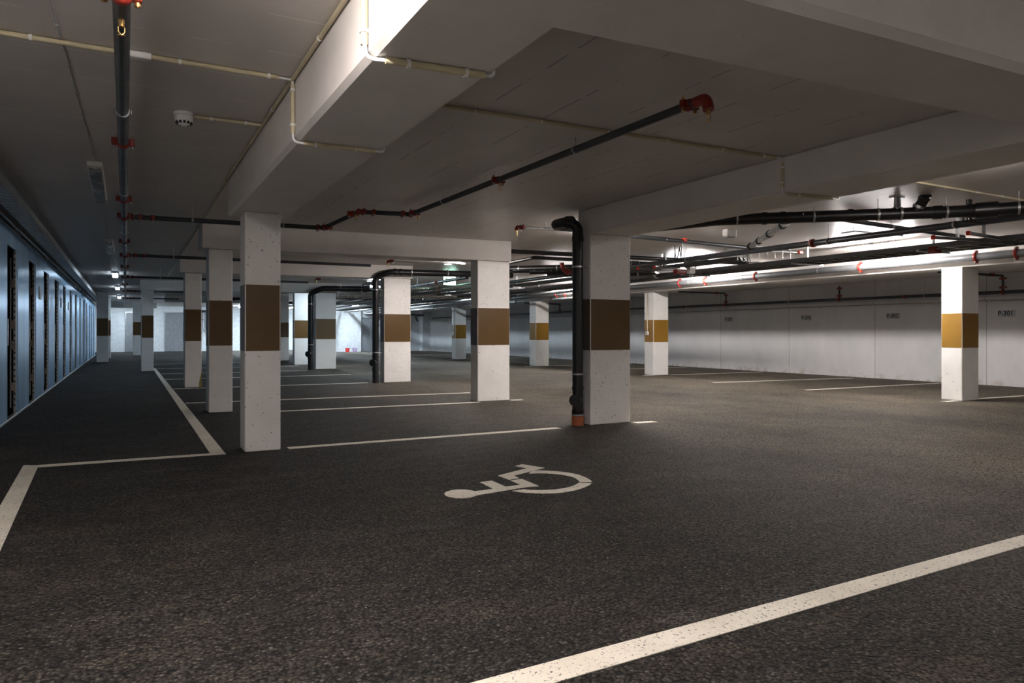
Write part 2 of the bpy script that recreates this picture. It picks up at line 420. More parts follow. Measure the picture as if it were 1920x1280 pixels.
hl('white bay line left of the brightly lit right column', 12.41, 16.9, 10.2, 10.1, .11)
hl('white bay line below the wall number P-302, second from the right column', 12.3, 16.7, 12.75, 12.3, .11)
hl('white bay line right of the column with the switch box', 13.45, 16.95, 15.6, 15.5, .11)
hl('white stub of line at the foot of the switch box column', 12.6, 12.88, 15.72, 15.7, .12)
hl('thin distant white line past the switch box column', 12.5, 16.9, 18.8, 18.8, .11)
hl('thin distant white line at the column left of the thick downpipe', 12.3, 16.9, 21.9, 21.85, .11)
hl('faint far white line near the shaded distant right-row column', 12.6, 16.9, 29.3, 29.3, .11)
hl('faint far white line on the dark floor before the recessed doors', 12.4, 16.9, 35.5, 35.5, .12)
# wheelchair pictogram
BODY=[(2.08, 4.922), (2.114, 4.969), (2.164, 5.002), (2.216, 5.008), (2.259, 4.991), (2.288, 4.962), (2.307, 4.925), (2.314, 4.894), (2.393, 4.892), (2.477, 4.901), (2.493, 5.168), (2.603, 5.172), (2.596, 4.92), (2.731, 4.93), (2.739, 5.111), (2.831, 5.119), (2.85, 5.116), (2.835, 4.82), (2.751, 4.836), (2.622, 4.823), (2.291, 4.771), (2.245, 4.748), (2.2, 4.726), (2.147, 4.73), (2.105, 4.758), (2.078, 4.804), (2.067, 4.859)]
LEG=[(3.07, 5.638), (3.169, 5.69), (3.178, 5.666), (3.259, 5.444), (3.181, 5.409), (3.045, 5.352), (2.858, 5.272), (2.845, 5.158), (2.743, 5.147), (2.741, 5.335), (3.117, 5.503)]
WU=[(3.011, 5.293), (3.084, 5.361), (3.139, 5.366), (3.204, 5.331), (3.276, 5.249), (3.325, 5.162), (3.354, 5.046), (3.34, 4.911), (3.315, 4.812), (3.288, 4.751), (3.198, 4.799), (3.223, 4.85), (3.255, 4.949), (3.257, 5.029), (3.239, 5.108), (3.192, 5.183), (3.139, 5.237), (3.081, 5.268)]
WL=[(3.255, 4.713), (3.21, 4.671), (3.11, 4.608), (3.002, 4.564), (2.898, 4.547), (2.806, 4.557), (2.729, 4.589), (2.668, 4.638), (2.611, 4.695), (2.57, 4.767), (2.672, 4.776), (2.697, 4.741), (2.749, 4.7), (2.81, 4.674), (2.877, 4.658), (2.954, 4.658), (3.03, 4.679), (3.103, 4.718), (3.168, 4.767), (3.18, 4.772)]
wc = thing('wheelchair_symbol', 'white wheelchair symbol painted on the dark asphalt', 'floor marking')
for nm, pl in (('figure', BODY), ('leg_shape', LEG), ('wheel_arc', WU), ('wheel_arc', WL)):
    mb().prism(pl, 0, .003).build(nm, M['paint'], wc)
# cracks: thin jagged grooves in the surface
def crack(label, pts, wd):
    P = []; rnd = random.Random(3)
    for a, b in zip(pts, pts[1:]):
        n = max(2, int(math.dist(a, b) / .04))
        for k in range(n):
            t = k / n; P.append((a[0] + (b[0] - a[0]) * t + rnd.uniform(-.02, .02), a[1] + (b[1] - a[1]) * t + rnd.uniform(-.02, .02)))
    P.append(pts[-1]); m = mb(); vs = []; fs = []
    for i, p in enumerate(P):
        q = P[min(i + 1, len(P) - 1)]; r = P[max(i - 1, 0)]; d = Vector((q[0] - r[0], q[1] - r[1])).normalized()
        hw = wd * rnd.uniform(.2, 1); vs += [(p[0] - d.y * hw, p[1] + d.x * hw, .0012), (p[0] + d.y * hw, p[1] - d.x * hw, .0012)]
        if i: k = 2 * i; fs.append((k - 2, k - 1, k + 1, k))
    m.faces(vs, fs); return tag(m.build('asphalt_crack', M['crack']), label, 'crack')
crack('thin dark crack wandering across the asphalt to the right edge', [(5.04, 7.2), (5.372, 6.295), (5.70, 5.587), (5.434, 4.192), (5.115, 3.305), (5.078, 2.897), (5.092, 2.5)], .007)
crack('short hairline crack from the foot of the nearest left column', [(1.45, 7.5), (1.62, 6.9), (1.9, 6.3)], .004)
crack('hairline crack between the capped centre column and the broad centre column', [(5.3, 15.9), (5.6, 14.0), (5.2, 12.6), (5.35, 11.4)], .012)
crack('hairline crack right of the orange-footed pipe column', [(5.95, 7.45), (6.8, 7.0), (7.4, 6.9)], .006)

# ------------------------------------------------------------------ lamps
LB = mb()
def lamp_proto(name, on_mat, L=1.25, W=.15, round_=False):
    t = thing(name, 'x', 'lamp')
    if not round_:
        mb().box(-W / 2, -L / 2, -.05, W / 2, L / 2, 0, .012).build('housing', M['white_plastic'], t)
        mb().box(-W / 2 + .012, -L / 2 + .1, -.085, W / 2 - .012, L / 2 - .02, -.05, .01).build('diffuser', on_mat, t)
        mb().cyl((0, -L / 2 + .05, -.055), (0, 0, 1), .02, .02, 12).build('sensor', M['white_plastic'], t)
    else:
        mb().cyl((0, 0, -.015), (0, 0, 1), .15, .03, 24).build('housing', M['white_plastic'], t)
        mb().tube([(0, 0, -.03), (0, 0, -.06), (0, 0, -.085), (0, 0, -.095)], [.145, .135, .10, .03], 24).build('diffuser', on_mat, t)
    return t
LQ = emis('lamp_glow_behind', NEUT, 14.0); LR = emis('lamp_glow_strong', (1.0, .95, .92), 62.0); LRC = emis('lamp_glow_strong_cool', COOL, 60.0)
LW = emis('lamp_glow_warm', WARM, 42.0); LC = emis('lamp_glow_cool', COOL, 34.0); LN = emis('lamp_glow_neutral', NEUT, 42.0)
LD = emis('lamp_glow_dim', COOL, 5.0); LS = emis('lamp_glow_near', NEUT, 38.0); LB_ = emis('lamp_glow_bright', NEUT, 26.0)
def lamps(mat, spots, label_f, group, L=1.25, W=.15, rot=0):
    for i, (x, y, lb) in enumerate(spots):
        t = lamp_proto('ceiling_lamp', mat, L, W)
        t.location = (x, y, CE); t.rotation_euler[2] = rot; t['label'] = lb; t['group'] = group
G1 = 'batten lamps over the left aisle'; G2 = 'batten lamps over the centre bays'; G3 = 'batten lamps above the pipes on the right'
lamps(M['lens_off'], [(-.255, 8.75, 'unlit batten lamp on the ceiling left of the sprinkler main, nearest one'),
                      (-.255, 15.1, 'unlit batten lamp on the ceiling left of the sprinkler main, second one')], None, G1, 2.0, .13)
lamps(LD, [(-.25, 22.2, 'third batten lamp along the left aisle, faintly lit'),
           (-.25, 28.8, 'fourth batten lamp along the left aisle, small and lit'),
           (-.25, 36.3, 'farthest lit batten lamp along the left aisle')], None, G1)
lamps(LS, [(.30, 2.2, 'lit batten lamp over the aisle just behind the viewer'), (-.25, -4.6, 'batten lamp over the aisle well behind the viewer')], None, G1)
lamps(LQ, [(6.9, 3.6, 'lit batten lamp beyond the right edge between two beams'), (3.2, -2.6, 'batten lamp over the bays behind the viewer'), (8.6, -1.6, 'batten lamp behind the viewer on the lane side')], None, G2)
lamps(LN, [
           (6.5, 8.9, 'lit batten lamp hidden behind the column with the orange-footed pipe'),
           (6.37, 14.3, 'glowing batten lamp beside the top of the broad centre column')], None, G2)
lamps(LC, [(6.38, 20.2, 'small glowing lamp at the bend of the second black downpipe'),
           (6.3, 25.4, 'distant batten lamp between the far centre columns'),
           (3.4, 38.0, 'distant batten lamp over the far left bays')], None, G2)
def hung_lamp(label, x, y, mat, z=2.60, L=1.5):
    t = thing('hanging_lamp', label, 'lamp', (x, y, 0), 'tube lamps hung behind the cable tray')
    mb().box(-.05, -L / 2, z + .03, .05, L / 2, z + .05, .004).box(-.05, -L / 2 - .05, z - .035, .05, -L / 2, z + .05, .006).box(-.05, L / 2, z - .035, .05, L / 2 + .05, z + .05, .006).build('housing', M['white_plastic'], t)
    mb().tube([(0, -L / 2, z - .005), (0, L / 2, z - .005)], .032, 10).build('tube', mat, t)
    for k in (-.4, .4): mb().cyl((0, L * k, (z + .05 + CE) / 2), (0, 0, 1), .004, CE - z - .05, 6).build('rod', M['steel'], t)
HX = 11.85
for y, m_, lb in ((2.0, LB_, 'tube lamp behind the tray beyond the right edge'), (8.3, LR, 'tube lamp hung behind the cable tray at right, lighting the ceiling'),
                  (13.0, LR, 'tube lamp hung behind the tray just right of the broad near column'), (18.9, LR, 'tube lamp glowing between the broad centre column and the thick downpipe'),
                  (25.5, LRC, 'distant tube lamp above the pipes past the centre columns'), (33.5, LRC, 'far tube lamp over the end of the driving lane')):
    hung_lamp(lb, HX, y, m_)
lamps(emis('added_glow_far_end', COOL, 90.0), [(6.2, 46.2, 'unseen lamp added to brighten the end wall, middle'), (9.2, 46.2, 'unseen lamp added to brighten the end wall, right')], None, G3)  # unseen lamps added behind the beams to make the far end cool and bright
lamps(emis('lamp_glow_pier', COOL, 110.0), [(11.6, 40.6, 'farthest batten lamp lighting the white end wall'), (7.6, 42.5, 'far batten lamp in front of the white end wall'), ], None, G3)
lamps(LC, [(.2, 47.6, 'lamp lighting the white wall at the end of the aisle')], None, G1)
# small round lights
t = thing('emergency_lamp', 'small white emergency lamp on the ceiling above the pipes', 'lamp', (8.3, 8.25, CE))
mb().box(-.1, -.06, -.11, .1, .06, 0, .02).build('housing', M['white_plastic'], t)
mb().box(-.085, -.05, -.125, .085, .05, -.11, .005).build('lens', M['lens_off'], t)
t = thing('exit_sign', 'glowing pale green exit sign hanging left of the broad centre column', 'sign', (7.84, 18.17, 0))
mb().box(-.17, -.02, 2.5, .17, .02, 2.72, .006).build('casing', M['exit'], t)
mb().cyl((0, 0, 2.76), (0, 0, 1), .012, .08, 8).build('hanger', M['steel'], t)
# running figure and door on the exit sign
g = mb(); g.box(-.13, -.026, 2.54, -.07, -.0205, 2.68); g.cyl((-.01, -.024, 2.665), (0, 1, 0), .014, .005, 10)
g.tube([(-.01, -.024, 2.64), (.0, -.024, 2.60), (-.03, -.024, 2.55)], .009, 6).tube([(.0, -.024, 2.60), (.04, -.024, 2.56)], .009, 6).tube([(-.03, -.024, 2.62), (.03, -.024, 2.625)], .007, 6)
g.build('pictogram', simple('exit_green', (.0, .25, .10, 1), .5), t)

# ------------------------------------------------------------------ smoke detector and ceiling conduits
t = thing('smoke_detector', 'white round smoke detector on the ceiling at upper left', 'smoke detector', (.375, 5.75, CE))
mb().tube([(0, 0, 0), (0, 0, -.02)], .068, 28).build('base', M['white_plastic'], t)
mb().tube([(0, 0, -.022), (0, 0, -.055), (0, 0, -.075), (0, 0, -.085)], [.062, .062, .052, .035], 28).build('body', M['white_plastic'], t)
v = mb()
for k in range(12):
    a = k * math.pi / 6; m = Matrix.Rotation(a, 4, 'Z'); v.box(.042, -.008, -.082, .0565, .008, -.062, 0, m)
v.build('vent_slots', M['ink'], t)
mb().cyl((0, 0, -.09), (0, 0, 1), .02, .012, 16).build('sensor_tip', M['white_plastic'], t)

def conduit(label, runs, r=.0125, clips=(), joints=(), mat='cream', ends=()):
    t = thing('cable_conduit', label, 'conduit')
    for p in runs: mb().tube(p, r, 12).build('tube', M[mat], t)
    for p in joints: mb().tube(p, r * .55, 10, bend=.05).build('cable_bend', M['white_plastic'], t)
    for c, d in clips:
        c = Vector(c); d = Vector(d).normalized(); mb().cyl(c, d, r * 1.28, .016, 14).build('clip', M['white_plastic'], t)
    return t
zc = CE - .016
c1c = [((x, 4.62, zc), (1, 0, 0)) for x in (-1.1, -.45, .28, .78)] + [((.924, 4.62, 2.72), (0, 0, 1)), ((.924, 4.62, 2.50), (0, 0, 1)), ((1.06, 4.60, 2.389), (1, 0, 0)), ((1.32, 4.59, 2.389), (1, 0, 0))]
t = conduit('long cream conduit crossing the left ceiling and dropping over the near beam',
        [[(-1.37, 4.62, zc), (-.02, 4.62, zc)], [(.1, 4.62, zc), (.84, 4.62, zc)], [(.924, 4.62, 2.755), (.924, 4.62, 2.45)], [(.985, 4.60, 2.389), (1.44, 4.58, 2.389)]],
        .014, c1c, [[(.83, 4.62, zc), (.924, 4.62, zc), (.924, 4.62, 2.75)], [(.924, 4.62, 2.46), (.924, 4.60, 2.389), (1.0, 4.60, 2.389)], [(1.43, 4.58, 2.389), (1.505, 4.58, 2.389), (1.505, 4.58, 2.44)]])
mb().box(-.02, 4.595, CE - .04, .13, 4.645, CE - .002, .006).build('junction_sleeve', M['white_plastic'], t)
conduit('cream conduit on the near beam at the top, in bright light',
        [[(.922, 3.08, 2.79), (.922, 3.08, 2.46)], [(1.0, 3.02, 2.387), (1.46, 2.98, 2.387)]], .0165,
        [((.922, 3.08, 2.52), (0, 0, 1)), ((1.10, 3.01, 2.387), (1, 0, 0)), ((1.37, 2.99, 2.387), (1, 0, 0))],
        [[(.922, 3.08, 2.48), (.922, 3.05, 2.39), (1.01, 3.02, 2.387)], [(1.45, 2.98, 2.387), (1.51, 2.98, 2.387), (1.512, 2.98, 2.46)]])
conduit('cream conduit crossing the middle ceiling bay and stepping over the right beam',
        [[(1.50, 4.66, zc), (5.20, 4.60, zc)], [(5.262, 4.58, 2.74), (5.262, 4.58, 2.52)], [(5.31, 4.58, 2.458), (5.86, 4.52, 2.458)]], .0135,
        [((x, 4.66 - .016 * (x - 1.5), zc), (1, 0, 0)) for x in (2.2, 2.75, 3.35, 3.95, 4.55, 5.05)] + [((5.262, 4.58, 2.70), (0, 0, 1)), ((5.262, 4.58, 2.56), (0, 0, 1)), ((5.45, 4.56, 2.458), (1, 0, 0))],
        [[(5.19, 4.60, zc), (5.262, 4.58, zc), (5.262, 4.58, 2.73)], [(5.262, 4.58, 2.53), (5.262, 4.58, 2.458), (5.32, 4.58, 2.458)], [(5.85, 4.52, 2.458), (5.965, 4.52, 2.455), (5.965, 4.52, 2.52)]])
conduit('cream conduit on the ceiling at the upper right above the thick black pipe',
        [[(7.3, 4.64, zc), (11.0, 4.70, zc)]], .0125, [((x, 4.66, zc), (1, 0, 0)) for x in (7.9, 8.5, 9.0, 9.5)])
conduit('cream conduit following the corner between ceiling and near beam',
        [[(.922, 2.2, zc), (.922, 8.05, zc)], [(.95, 8.05, zc), (1.07, 24.0, zc)]], .0125, [((.922, y, zc), (0, 1, 0)) for y in (3.9, 5.3, 6.3, 7.3)] + [((.97, y, zc), (0, 1, 0)) for y in (10, 12, 14)])
conduit('short cream conduit from the smoke detector to the beam', [[(.44, 5.75, zc), (.91, 5.74, zc)]], .0125, [((.56, 5.75, zc), (1, 0, 0)), ((.80, 5.74, zc), (1, 0, 0))])
# thin wavy lamp cable
pts = []
rn = random.Random(5)
y = 2.0
while y < 7.8: pts.append((-.36 + .02 * (y - 2) + rn.uniform(-.004, .004), y, CE - .006)); y += .15
t = thing('lamp_cable', 'thin wavy white cable clipped to the ceiling leading to the nearest unlit lamp', 'cable')
mb().tube(pts, .004, 6).build('cable', M['sign'], t)
for p in pts[::4]: mb().cyl(p, (0, 1, 0), .009, .012, 8).build('clip', M['sign'], t)
pts = [( -.24 + rn.uniform(-.008, .008), 9.75 + .2 * k, CE - .006) for k in range(22)]
tag(mb().tube(pts, .006, 6).build('lamp_cable', M['sign']), 'thin cable on the ceiling between the two unlit batten lamps', 'cable')
pts = [( -.25 + rn.uniform(-.006, .006), 16.1 + .3 * k, CE - .006) for k in range(19)]
tag(mb().tube(pts, .006, 6).build('lamp_cable', M['sign']), 'thin cable on the ceiling past the second unlit batten lamp', 'cable')

# ------------------------------------------------------------------ pipes
def coupling(parent, c, d, r, near=False, ang=0.0):
    c = Vector(c); d = Vector(d).normalized()
    up = Vector((0, 0, 1)) if abs(d.z) < .9 else Vector((1, 0, 0))
    sx = d.cross(up).normalized(); sz = sx.cross(d).normalized()
    s2 = (sx * math.cos(ang) + sz * math.sin(ang)); u2 = (-sx * math.sin(ang) + sz * math.cos(ang))
    m = mb().tube([c - d * .028, c - d * .024, c - d * .012, c + d * .012, c + d * .024, c + d * .028], [r * 1.05, r * 1.3, r * 1.38, r * 1.38, r * 1.3, r * 1.05], 20)
    R = Matrix((s2, d, u2)).transposed().to_4x4(); R.translation = c
    for sg in (-1, 1): m.box(sg * r * 1.2 if sg > 0 else -r * 1.2 - .035, -.02, -.028, r * 1.2 + .035 if sg > 0 else -r * 1.2, .02, .028, .006, R)
    if near: o = m.build('coupling', M['red'], parent)
    else: m.mats = [M['red'], M['dim_steel']]; m.mi = 1
    for sg in (-1, 1):
        b = mb() if near else m
        p = c + s2 * sg * (r * 1.2 + .018)
        b.cyl(p, u2, .007, .10, 8); b.cyl(p - u2 * .04, u2, .013, .014, 6); b.cyl(p + u2 * .036, u2, .012, .01, 6)
        if near: b.build('bolt', M['brass'], o)
    return o if near else m.build('coupling', None, parent)
def clamp(parent, c, d, r, top=CE, rod=True, mat='steel'):
    c = Vector(c); d = Vector(d).normalized()
    m = mb().cyl(c, d, r * 1.12, .022, 20)
    sx = d.cross(Vector((0, 0, 1))); sx = sx.normalized() if sx.length > .1 else Vector((1, 0, 0))
    for sg in (-1, 1): m.cyl(c + sx * sg * (r * 1.12 + .008), (0, 0, 1), .006, .03, 6)
    if rod: m.cyl((c.x, c.y, (c.z + r + top) / 2), (0, 0, 1), .0045, top - c.z - r, 6)
    return m.build('clamp', M[mat], parent)
def head(parent, c, down=.055):
    c = Vector(c)
    m = mb().cyl(c - Vector((0, 0, down * .3)), (0, 0, 1), .013, down * .6, 10)
    m.tube([c + Vector((-.013, 0, -down * .6)), c + Vector((-.012, 0, -down)), c + Vector((0, 0, -down * 1.25))], .003, 6)
    m.tube([c + Vector((.013, 0, -down * .6)), c + Vector((.012, 0, -down)), c + Vector((0, 0, -down * 1.25))], .003, 6)
    m.cyl(c - Vector((0, 0, down * 1.3)), (0, 0, 1), .016, .003, 10)
    return m.build('sprinkler_head', M['brass'], parent)
def pipe(name, label, cat, paths, r, mat, bend=None, group=None):
    t = thing(name, label, cat, group=group)
    for p in paths: mb().tube(p, r, 20, bend=bend).build('pipe_run', M[mat], t)
    return t
# left sprinkler main along the aisle
MX = -.016; MZ = 2.62; MR = .036
t = pipe('sprinkler_main', 'long grey sprinkler main running down the left aisle ceiling', 'pipe', [[(MX, 1.0, MZ), (MX, 44, MZ)]], MR, 'pipe_grey')
coupling(t, (MX, 3.42, MZ), (0, 1, 0), MR, True)
head(t, (MX, 3.62, MZ - MR))
for y in (6.1, 8.7, 12.7, 17.6, 24): coupling(t, (MX, y, MZ), (0, 1, 0), MR)
for y in (5.25, 8.3, 11.6, 14.0, 18.6, 23, 27, 31): clamp(t, (MX, y, MZ), (0, 1, 0), MR)
for y in (10.0, 15.0, 20.9, 28.0, 34.0):
    coupling(t, (MX, y - .07, MZ), (0, 1, 0), MR); coupling(t, (MX, y + .07, MZ), (0, 1, 0), MR)
    mb().cyl((MX + .06, y, MZ), (1, 0, 0), MR * 1.1, .09, 16).build('tee_branch', M['red'], t)
# branches
def branch_fit(t, y, r):
    coupling(t, (.16, y, MZ), (1, 0, 0), r); coupling(t, (.30, y, MZ), (1, 0, 0), r)
BR = .029
t = pipe('sprinkler_branch', 'near dark sprinkler branch that crosses behind the first column and zigzags over the middle bay', 'pipe',
         [[(.10, 10.0, MZ), (2.38, 9.82, MZ), (2.56, 8.78, 2.70), (3.20, 8.66, 2.70), (3.28, 3.48, 2.70)]], BR, 'pipe_grey')
branch_fit(t, 9.99, BR)
for c, d in (((2.30, 9.83, MZ), (1, -.08, 0)), ((2.40, 9.72, MZ), (.17, -1, 0)), ((2.52, 8.92, 2.69), (.17, -1, .05)), ((2.62, 8.77, 2.70), (1, -.1, 0)), ((2.74, 8.75, 2.70), (1, -.1, 0)), ((3.10, 8.68, 2.70), (1, -.1, 0)), ((3.20, 8.52, 2.70), (0, 1, 0))): coupling(t, c, d, BR)
for c in ((2.56, 8.78, 2.70), (3.20, 8.66, 2.70), (2.38, 9.82, MZ)):
    b = bmesh.new(); bmesh.ops.create_icosphere(b, subdivisions=2, radius=BR * 1.45); [setattr(vv, 'co', vv.co + Vector(c)) for vv in b.verts]
    m = mb(); m.merge(b, True); m.build('elbow', M['red'], t)
coupling(t, (3.24, 6.30, 2.70), (0, 1, 0), BR * .95); head(t, (3.24, 6.26, 2.665))
coupling(t, (3.28, 3.62, 2.70), (0, 1, 0), BR, True); mb().tube([(3.28, 3.56, 2.70), (3.28, 3.46, 2.70), (3.28, 3.44, 2.62)], BR * 1.25, 16, bend=.05).build('elbow', M['red'], t)
head(t, (3.28, 3.44, 2.62)); head(t, (2.54, 8.85, 2.67)); head(t, (3.24, 8.5, 2.66), .04)
clamp(t, (1.85, 9.86, MZ), (1, -.08, 0), BR); clamp(t, (.75, 9.94, MZ), (1, -.08, 0), BR); clamp(t, (3.22, 7.63, 2.70), (0, 1, 0), BR); clamp(t, (3.26, 4.95, 2.70), (0, 1, 0), BR)
for y, x1, lb in ((15.0, 4.6, 'second dark sprinkler branch, passing behind the second left column'), (20.9, 4.6, 'third dark sprinkler branch, passing in front of the far cross beam'),
                  (28.0, 2.4, 'fourth dark sprinkler branch near the end of the aisle'), (34.0, 2.0, 'farthest short dark sprinkler branch at the aisle end')):
    t = pipe('sprinkler_branch', lb, 'pipe', [[(.10, y, MZ), (x1, y - .1, MZ)]], BR, 'pipe_grey'); branch_fit(t, y, BR)
    for x in (.8, 2.2): clamp(t, (x, y - .02, MZ), (1, 0, 0), BR)
# short silver stubs with red ends
for (x, y, z, x1, lb) in ((4.98, 8.98, 2.70, 6.2, 'silver sprinkler stub with a red end beside the thick downpipe elbow'),
                      (4.80, 14.15, 2.66, 6.4, 'silver sprinkler stub with a red end under the capped column beam'),
                      (4.66, 19.8, 2.66, 6.4, 'distant silver sprinkler stub with a red end above the farthest downpipe')):
    t = pipe('sprinkler_stub', lb, 'pipe', [[(x, y, z), (x1, y - .15, z)]], .021, 'steel')
    coupling(t, (x + .02, y, z), (1, -.05, 0), .024); mb().tube([(x, y, z), (x - .06, y, z), (x - .07, y, z - .05)], .028, 14, bend=.03).build('elbow', M['red'], t)
    head(t, (x - .07, y, z - .05)); clamp(t, (x + .38, y - .04, z), (1, -.08, 0), .021)
# black downpipes
def downpipe(label, x, y, path, r, foot=False, zc=.33, horiz=(), straps=(.66, 2.04)):
    t = thing('downpipe', label, 'pipe', (0, 0, 0))
    z0 = .14 if foot else 0
    mb().tube([(x, y, z0)] + path, r, 24, bend=.11).build('pipe_run', M['black'], t)
    for z in (zc - .15, zc + .15, .17): mb().cyl((x, y, z), (0, 0, 1), r * 1.09, .05, 24).build('socket_ring', M['black'], t)
    cx = x - r * 1.0; cl = mb()
    dv = Vector((-.75, -.66, 0)).normalized()
    cl.cyl(Vector((x, y, zc)) + dv * r * 1.0, dv, r * .95, r * 1.2, 24).cyl(Vector((x, y, zc)) + dv * r * 1.7, dv, r * 1.12, r * .35, 24)
    cl.build('cleanout_cap', M['black'], t)
    for z in straps:
        m = mb().cyl((x, y, z), (0, 0, 1), r * 1.07, .022, 24).cyl((x + r + .04, y, z), (1, 0, 0), .006, .09, 6); m.build('strap', M['steel'], t)
    if foot:
        tag(mb().cyl((x, y, .06), (0, 0, 1), r * 1.10, .12, 24).cyl((x, y, .10), (0, 0, 1), r * 1.16, .03, 24).build('pipe_foot', M['orange'], t), 'orange pipe foot')
        mb().cyl((x, y, .135), (0, 0, 1), r * 1.13, .02, 24).build('seal_ring', M['lens_off'], t)
    return t
DR = .07
t = downpipe('thick black downpipe with orange foot, its top run crossing over the lane', 5.135, 7.745,
         [(5.135, 7.745, 2.56), (5.02, 7.80, 2.62), (5.0, 8.12, 2.62), (6.05, 8.12, 2.62), (6.62, 6.75, 2.62), (7.923, 5.521, 2.61), (8.39, 5.093, 2.61), (8.70, 4.78, 2.61), (9.05, 4.2, 2.61), (9.6, 3.2, 2.61)], DR, True)
mb().cyl((5.135, 7.745, 2.40), (0, 0, 1), DR * 1.1, .06, 24).build('socket_ring', M['black'], t)
mb().cyl((5.04, 7.80, 2.62), (-.5, -.3, -.1), DR * 1.12, .10, 24).build('elbow_socket', M['black'], t)
def on(a, b, k): return tuple(a[i] + (b[i] - a[i]) * k for i in range(3))
A, B_, C_, D_, E_ = (6.62, 6.75, 2.62), (7.923, 5.521, 2.61), (8.39, 5.093, 2.61), (8.70, 4.78, 2.61), (9.05, 4.2, 2.61)
dirn = Vector(B_) - Vector(A)
for k in (.12, .62, 1.02): clamp(t, on(A, B_, k), dirn, DR)
clamp(t, on(B_, C_, .45), dirn, DR); clamp(t, on(C_, D_, .3), dirn, DR); clamp(t, on(D_, E_, .6), Vector(E_) - Vector(D_), DR)
for k in (.3, .42, .85): mb().cyl(on(A, B_, k), dirn, DR * 1.12, .06, 24).build('socket_ring', M['black'], t)
for k in (.1, .9): mb().cyl(on(C_, D_, k), dirn, DR * 1.14, .09, 24).build('socket_ring', M['black'], t)
mb().cyl(on(D_, E_, .15), Vector(E_) - Vector(D_), DR * 1.3, .22, 24).build('reducer', M['black'], t)
# branch going up from it into the ceiling
q = (8.25, 5.22, 2.63)
mb().tube([q, (8.27, 5.16, 2.72), (8.20, 5.06, CE - .01)], .058, 20, bend=.06).build('branch_pipe', M['black'], t)
mb().cyl((8.262, 5.19, 2.685), (.1, -.5, 1), .067, .03, 20).build('clamp', M['steel'], t)
mb().cyl((8.225, 5.10, 2.765), (-.3, -.5, 1), .064, .03, 20).build('socket_ring', M['black'], t)
# label stickers
for pz in ((8.19, 5.01, 2.75), (7.30, 6.03, 2.64)):
    mb().box(pz[0] - .015, pz[1] - .004, pz[2] - .01, pz[0] + .015, pz[1] + .0, pz[2] + .01).build('sticker', M['white_plastic'], t)
t2 = thing('strut_hanger', 'galvanised channel hanger on the ceiling above the thick black pipe', 'bracket', (8.08, 5.34, 0))
mb().box(-.03, -.02, 2.68, -.012, .02, CE - .006).box(.012, -.02, 2.68, .03, .02, CE - .006).box(-.03, .015, 2.68, .03, .02, CE - .006).box(-.08, -.05, CE - .006, .08, .05, CE).build('channel', M['steel'], t2)
mb().box(-.045, -.03, 2.675, .045, .03, 2.685).cyl((0, 0, 2.67), (0, 0, 1), .012, .02, 6).build('foot_plate', M['steel'], t2)
t = downpipe('second black downpipe, left of the capped centre column, with a long run to the right', 5.2, 16.45,
         [(5.2, 16.45, 2.50), (5.50, 16.30, 2.62), (8.6, 15.95, 2.64)], .075, zc=.48, straps=(.72, 2.2))
for x in (6.0, 6.9, 7.6): clamp(t, (x, 16.24 - (x - 5.7) * .105, 2.625), (1, -.11, 0), .075)
for x in (5.62, 5.75, 7.25): mb().cyl((x, 16.28 - (x - 5.6) * .1, 2.622), (1, -.11, 0), .085, .06, 20).build('socket_ring', M['black'], t)
t = downpipe('third and farthest black downpipe, bending over between the centre columns', 5.22, 23.3,
         [(5.22, 23.3, 2.44), (5.55, 23.1, 2.60), (7.9, 22.6, 2.62)], .085, zc=.50, straps=(.8, 2.1))
for x in (6.1, 6.75): clamp(t, (x, 23.1 - (x - 5.6) * .21, 2.61), (1, -.2, 0), .085)
t = pipe('drain_pipe', 'thin far black pipe rising between the distant columns', 'pipe', [[(2.9, 30.0, 0), (2.9, 30.0, 2.45), (4.4, 30.0, 2.55)]], .06, 'black', .1)
mb().cyl((2.9, 29.9, .55), (0, 1, 0), .06, .16, 16).build('cleanout_cap', M['black'], t)

# right hand services ----------------------------------------------------------
t = pipe('service_pipe', 'grey ceiling pipe emerging from behind the broad near column toward the lane', 'pipe', [[(6.0, 9.0, 2.72), (9.9, 9.25, 2.70)]], .034, 'pipe_grey')
clamp(t, (7.75, 9.12, 2.71), (1, .07, 0), .03); mb().box(8.13, 9.08, 2.70, 8.19, 9.17, 2.76, .008).build('end_fitting', M['redcap'], t)
mb().cyl((8.1, 9.1, 2.58), (0, 0, 1), .005, .2, 6).build('drop_rod', M['steel'], t)
t = pipe('service_pipe', 'long grey pipe over the lane with one red coupling, running into the distance', 'pipe', [[(9.22, -3, 2.55), (9.18, 12, 2.55), (9.05, 42, 2.55)]], .046, 'pipe_grey')
coupling(t, (9.185, 7.42, 2.55), (0, 1, 0), .046)
for y in (5.3, 7.15, 10.2, 14, 18, 23): clamp(t, (9.185, y, 2.55), (0, 1, 0), .046)
# silver pipe
t = pipe('silver_duct', 'short slanting silver pipe joining the thick black pipe', 'pipe', [[(7.62, 6.15, 2.59), (7.35, 6.7, 2.60), (8.6, 7.6, 2.50)]], .045, 'foil')
bpy.data.objects.remove(t.children[0], do_unlink=True)
sp = [(7.22, 6.22, 2.56), (8.55, 8.05, 2.53)]
mb().tube(sp, .045, 20).build('pipe_run', M['foil'], t)
for k in (.08, .42, .72): mb().cyl(on(sp[0], sp[1], k), Vector(sp[1]) - Vector(sp[0]), .054, .05, 20).build('socket_ring', M['black'], t)
mb().cyl(sp[1], Vector(sp[1]) - Vector(sp[0]), .06, .07, 16).build('end_cap', M['black'], t)

